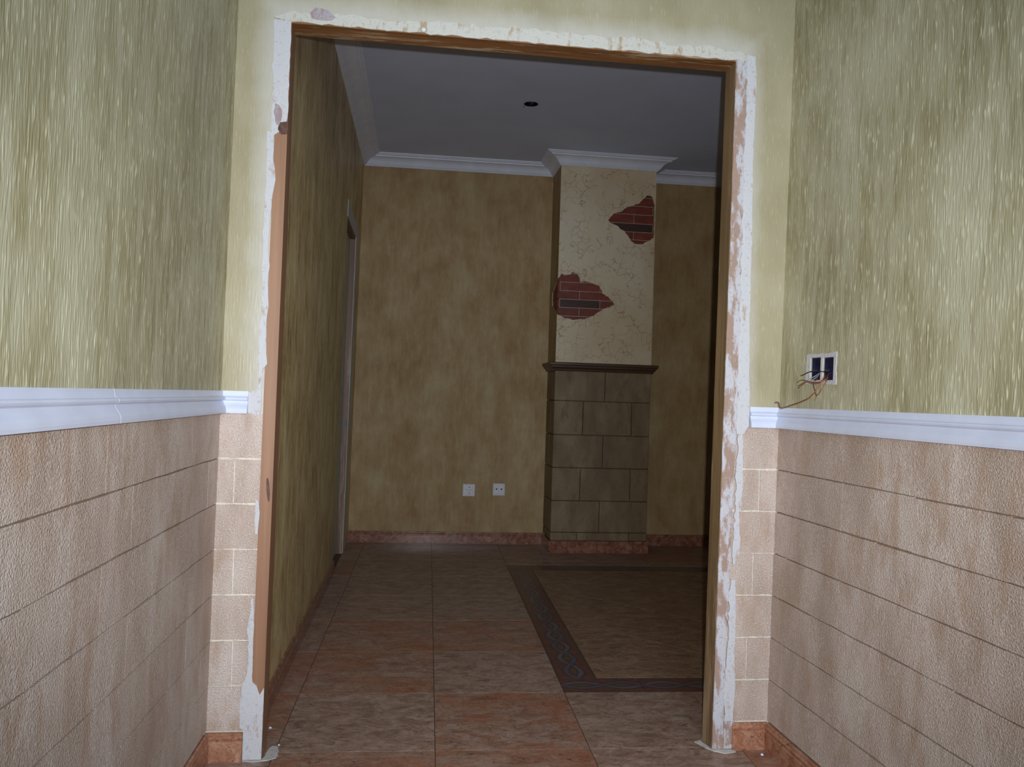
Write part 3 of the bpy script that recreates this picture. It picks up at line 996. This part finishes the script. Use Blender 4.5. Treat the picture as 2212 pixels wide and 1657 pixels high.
def bricks(zs, off_even, off_odd, x0, x1, dark_row, wrap):
    for r in range(len(zs) - 1):
        z1, z0 = zs[r] - 0.0018, zs[r + 1] + 0.0018
        off = off_even if r % 2 == 0 else off_odd
        k = math.floor((x0 - off) / LBR)
        while off + k * LBR < x1:
            a, b = off + k * LBR + 0.0018, off + (k + 1) * LBR - 0.0018
            k += 1
            a2, b2 = max(a, BX0 + 0.001), min(b, BX1 - PT - 0.001)
            if b2 - a2 < 0.012:
                continue
            m = 'brick_dark' if r == dark_row and (0.8 < a < 1.09 if wrap else a > 1.1) else 'brick_red'
            prism('brick', core, rect(a2, z0, b2, z1), -PT - 0.006, -PT + 0.002 * rng.random(), m, cb, chamfer=0.0015)


bricks([2.440, 2.383, 2.326, 2.269, 2.208, 2.151, 2.098, 2.041], 1.446, 1.315, 1.12, BX1, 4, False)
bricks([1.905, 1.849, 1.792, 1.734, 1.678, 1.623, 1.567, 1.511], 0.826, 0.958, BX0, 1.21, 4, True)
for r, (za, zb) in enumerate(zip([1.849, 1.792, 1.734, 1.678, 1.623], [1.792, 1.734, 1.678, 1.623, 1.567])):
    cut = 0.13 if r % 2 else 0.27
    for a, b in ((0.004, cut - 0.0018), (cut + 0.0018, dep)):
        if b - a > 0.02:
            prism('brick', SIDEL, rect(a, zb + 0.0018, b, za - 0.0018), -PT - 0.006, -PT + 0.002 * rng.random(), 'brick_red', cb, chamfer=0.0015)
# stone blocks below the shelf
zrow = [MZ0 + 0.004, 1.004, 0.779, 0.561, 0.343, 0.134, SKIRT]
cuts = [[1.148], [1.004, 1.335], [1.145], [0.998, 1.338], [1.133], [0.985, 1.34]]
for r in range(6):
    xs = [BX0] + cuts[r] + [BX1]
    for a, b in zip(xs[:-1], xs[1:]):
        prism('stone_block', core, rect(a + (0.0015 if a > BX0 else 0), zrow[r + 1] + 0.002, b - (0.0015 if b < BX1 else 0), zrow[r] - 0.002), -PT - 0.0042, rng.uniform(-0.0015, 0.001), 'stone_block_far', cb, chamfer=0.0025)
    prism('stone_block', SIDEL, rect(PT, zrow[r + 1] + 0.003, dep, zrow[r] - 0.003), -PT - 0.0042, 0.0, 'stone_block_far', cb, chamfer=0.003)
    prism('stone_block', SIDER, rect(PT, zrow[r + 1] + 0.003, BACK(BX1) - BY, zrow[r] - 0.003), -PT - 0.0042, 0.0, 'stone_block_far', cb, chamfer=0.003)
MP = [(-0.012, 0), (0.010, 0), (0.014, 0.006), (0.016, 0.014), (0.024, 0.020), (0.030, 0.026), (0.031, 0.034), (0.038, 0.037), (0.040, 0.042), (0.040, 0.052), (0.037, 0.057), (-0.012, 0.057)]
ms = sweep('mantel_shelf', [(BX0, BACK(BX0) - 0.001), (BX0, BY), (BX1, BY), (BX1, BACK(BX1) - 0.001)], MP, 'mantel_wood', cb, MZ0, -1)
ms['label'] = 'dark brown moulded wooden shelf'
# skirting tiles round its foot
for a, b, L0 in (((BX0, BACK(BX0) - 0.012), (BX0, BY), None), ((BX0, BY), (BX1, BY), 0.11), ((BX1, BY), (BX1, BACK(BX1) - 0.012), None)):
    a, b = Vector(a), Vector(b)
    L = (b - a).length
    d = (b - a) / L
    cs = [0.0] + ([0.112, 0.562] if L0 else []) + [L]
    for k, (p, q) in enumerate(zip(cs[:-1], cs[1:])):
        e0 = e1 = None
        if k == 0 and tuple(a) != (BX0, BACK(BX0) - 0.012):
            e0 = Vector((-1, -1)) if a.x < 1 else Vector((1, -1))
        if k == len(cs) - 2 and b.y < 3.0:
            e1 = Vector((-1, -1)) if b.x < 1 else Vector((1, -1))
        pa, pb = a + d * (p + (0.0008 if k else 0)), a + d * (q - (0.0008 if k < len(cs) - 2 else 0))
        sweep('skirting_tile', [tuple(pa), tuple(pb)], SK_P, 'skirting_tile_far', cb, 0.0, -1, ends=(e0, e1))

# ------------------------------------------------------------------ things on the walls and ceiling


def disc(cx, cy, r, k=12):
    return [(cx + r * math.cos(2 * math.pi * i / k), cy + r * math.sin(2 * math.pi * i / k)) for i in range(k)]


def socket(x, z, two_pin, label):
    f = Frame((x, BACK(x), z), BD, (0, 0, 1), (-0.018, -1, 0))
    s = empty('wall_socket', f.p(0, -0.042))
    tag(s, label, 'socket', 'sockets low on the back wall')
    h = 0.0425
    prism('cover_plate', f, rect(-h, -h, h, h), 0.0, 0.008, 'socket_plastic', s, chamfer=0.004)
    if two_pin:
        prism('insert', f, rect(-0.032, -0.032, 0.032, 0.032), 0.008, 0.011, 'socket_plastic', s, chamfer=0.002)
        for sx in (-0.0165, 0.0165):
            prism('pin_hole', f, disc(sx, 0.004, 0.0062), 0.0095, 0.0115, 'black_plastic', s)
    else:
        ins = prism('insert', f, rect(-0.026, -0.031, 0.026, 0.031), 0.008, 0.012, 'socket_plastic', s, chamfer=0.002)
        for sx, sz, w in ((0.002, 0.022, 0.012), (-0.009, 0.002, 0.008), (0.011, 0.002, 0.008), (0.002, -0.018, 0.013)):
            prism('slot', f, rect(sx - w / 2, sz - 0.0022, sx + w / 2, sz + 0.0022), 0.010, 0.0125, 'black_plastic', ins)
    return s


socket(0.285, 0.366, False, 'white wall plate with small slots, left one of the low pair')
socket(0.493, 0.374, True, 'white two-pin wall socket, right one of the low pair')

# open double switch box on the right wall
sb = empty('switch_box', RIGHT.p(0.23, 1.12))
tag(sb, 'open double switch box with bare copper wires in the right wall', 'switch box')
edge = ragged([(0.150, 1.083), (0.306, 1.078), (0.306, 1.164), (0.150, 1.163), (0.150, 1.083)], 0.0022, 0.012, random.Random(4))[:-1]
prism('plaster_surround', RIGHT, edge, 0.0, 0.0015, 'residue_white', sb, holes=BOX_H)
for hx in BOX_H:
    (u0, v0), (u1, v1) = hx[0], hx[2]
    b = empty('back_box', RIGHT.p((u0 + u1) / 2, v0), sb)
    w = 0.0025
    prism('box_wall', RIGHT, rect(u0, v0, u1, v1), -0.048, -0.004, 'navy_plastic', b, holes=[rect(u0 + w, v0 + w, u1 - w, v1 - w)])
    prism('box_bottom', RIGHT, rect(u0, v0, u1, v1), -0.050, -0.048, 'navy_plastic', b)
    prism('box_lug', RIGHT, rect(u0 + w, v0 + 0.024, u0 + w + 0.012, v0 + 0.030), -0.030, -0.010, 'navy_plastic', b)
    prism('box_lug', RIGHT, rect(u1 - w - 0.012, v1 - 0.016, u1 - w, v1 - 0.010), -0.030, -0.010, 'navy_plastic', b)
WIRES = [
    ('copper', 0.0017, [(0.9722, -0.2479, 1.1056), (0.9509, -0.2808, 1.0946), (0.9328, -0.2825, 1.0822), (0.9224, -0.2794, 1.0617), (0.917, -0.2711, 1.0509), (0.9115, -0.2579, 1.0399), (0.9056, -0.2252, 1.0298), (0.8994, -0.1862, 1.0206), (0.8984, -0.1484, 1.0137), (0.8978, -0.1276, 1.0115), (0.8976, -0.1178, 1.017), (0.8977, -0.1145, 1.0246), (0.8975, -0.1048, 1.0277), (0.8971, -0.0913, 1.0269)]),
    ('copper', 0.0013, [(0.9723, -0.2526, 1.1019), (0.9478, -0.2823, 1.0862), (0.9407, -0.2845, 1.0729), (0.9344, -0.2805, 1.0609), (0.932, -0.2712, 1.0513), (0.9318, -0.2635, 1.0477), (0.9296, -0.2611, 1.0357)]),
    ('copper', 0.0013, [(0.972, -0.2365, 1.1059), (0.9427, -0.2776, 1.0885), (0.9324, -0.269, 1.0811), (0.9269, -0.2504, 1.0812), (0.9262, -0.2171, 1.0852), (0.9256, -0.1983, 1.0781), (0.9248, -0.1744, 1.0684)]),
    ('copper', 0.0013, [(0.9718, -0.2322, 1.1035), (0.9444, -0.2651, 1.0875), (0.9358, -0.2431, 1.084), (0.9309, -0.2026, 1.0892), (0.9283, -0.1819, 1.0907), (0.928, -0.1697, 1.0872), (0.9296, -0.1573, 1.0855)]),
    ('copper_dark', 0.0013, [(0.9721, -0.2409, 1.1082), (0.9474, -0.2644, 1.0853), (0.9414, -0.2274, 1.0844), (0.9359, -0.208, 1.0863), (0.9326, -0.1944, 1.0845), (0.9297, -0.1644, 1.0748)]),
    ('wire_black', 0.0015, [(0.9722, -0.2406, 1.113), (0.9544, -0.2498, 1.1134), (0.9469, -0.2277, 1.1149), (0.9412, -0.2015, 1.113), (0.9386, -0.1814, 1.1072), (0.9399, -0.1582, 1.104)]),
    ('wire_grey', 0.0011, [(0.9712, -0.2038, 1.1115), (0.9532, -0.209, 1.1009), (0.9466, -0.1919, 1.0936), (0.9443, -0.1814, 1.09)]),
    ('wire_grey', 0.0011, [(0.9712, -0.2051, 1.1102), (0.9514, -0.22, 1.097), (0.9469, -0.2017, 1.091)]),
    ('copper_dark', 0.0011, [(0.9712, -0.204, 1.109), (0.9495, -0.2287, 1.0919), (0.9415, -0.2285, 1.0856), (0.9394, -0.2317, 1.0757), (0.9366, -0.2451, 1.0635), (0.9356, -0.2536, 1.0526)]),
    ('copper_dark', 0.0011, [(0.9318, -0.2583, 1.0549), (0.9318, -0.2609, 1.0513), (0.9318, -0.2646, 1.0475)]),
    ('wire_red', 0.0012, [(0.985, -0.262, 1.113), (0.964, -0.268, 1.107), (0.952, -0.279, 1.096)]),
]
for m, r, pts in WIRES:
    tube('wire', pts, r, m, sb)

# open lamp outlet in the far ceiling
jb = empty('ceiling_outlet', (HOLE[0], HOLE[1], CEIL))
tag(jb, 'small round open lamp outlet with loose wires in the far ceiling', 'lamp outlet')
vs, fs = [], []
K = 24
for z, r in ((0.0, HOLE[2] - 0.001), (0.05, HOLE[2] - 0.003), (0.05, 0.0005)):
    for k in range(K):
        vs.append((HOLE[0] + r * math.cos(2 * math.pi * k / K), HOLE[1] + r * math.sin(2 * math.pi * k / K), CEIL + z))
for s in range(2):
    for k in range(K):
        kk = (k + 1) % K
        fs.append((s * K + k, (s + 1) * K + k, (s + 1) * K + kk, s * K + kk))
mesh('cup', vs, fs, 'black_plastic', jb)
hx, hy = HOLE[0], HOLE[1]
tube('wire', [(hx - 0.02, hy + 0.01, CEIL + 0.045), (hx - 0.03, hy, CEIL + 0.01), (hx - 0.038, hy - 0.012, CEIL - 0.012), (hx - 0.045, hy - 0.02, CEIL - 0.03)], 0.0012, 'wire_red', jb)
tube('wire', [(hx - 0.01, hy + 0.02, CEIL + 0.046), (hx + 0.0, hy + 0.006, CEIL + 0.012), (hx + 0.016, hy + 0.01, CEIL + 0.016), (hx + 0.02, hy + 0.02, CEIL + 0.046)], 0.0028, 'wire_green', jb)
tube('wire', [(hx + 0.0, hy + 0.012, CEIL + 0.046), (hx + 0.004, hy + 0.0, CEIL + 0.010), (hx + 0.012, hy - 0.004, CEIL + 0.012), (hx + 0.018, hy + 0.004, CEIL + 0.046)], 0.0028, 'wire_blue', jb)
prism('connector', Frame((hx - 0.012, hy, CEIL), (1, 0, 0), (0, 1, 0), (0, 0, -1)), rect(-0.010, -0.006, 0.010, 0.006), -0.024, -0.010, 'navy_plastic', jb, chamfer=0.002)

# crumbs of filler on the floor
for x, y, s, lab in ((-0.527, 0.217, 0.0045, 'white filler crumb on the floor behind the left jamb'), (-0.483, 0.095, 0.004, 'white filler crumb beside the spill at the left jamb'),
                     (0.908, -0.044, 0.005, 'white filler crumb on the floor near the right corner')):
    rr = random.Random(int(x * 1000))
    vs = [(x + s * rr.uniform(0.7, 1.2) * math.cos(a), y + s * rr.uniform(0.7, 1.2) * math.sin(a), 0.0) for a in (0, 1.2, 2.4, 3.6, 5.0)]
    vs += [(x + 0.5 * (v[0] - x), y + 0.5 * (v[1] - y), s * rr.uniform(0.7, 1.1)) for v in vs]
    fs = [tuple(range(5))[::-1], tuple(range(5, 10))] + [(i, (i + 1) % 5, 5 + (i + 1) % 5, 5 + i) for i in range(5)]
    o = mesh('filler_crumb', vs, fs, 'gypsum_white')
    tag(o, lab, 'crumb', 'filler crumbs on the floor')

for o in bpy.data.objects:
    if '_w' in o:
        del o['_w']
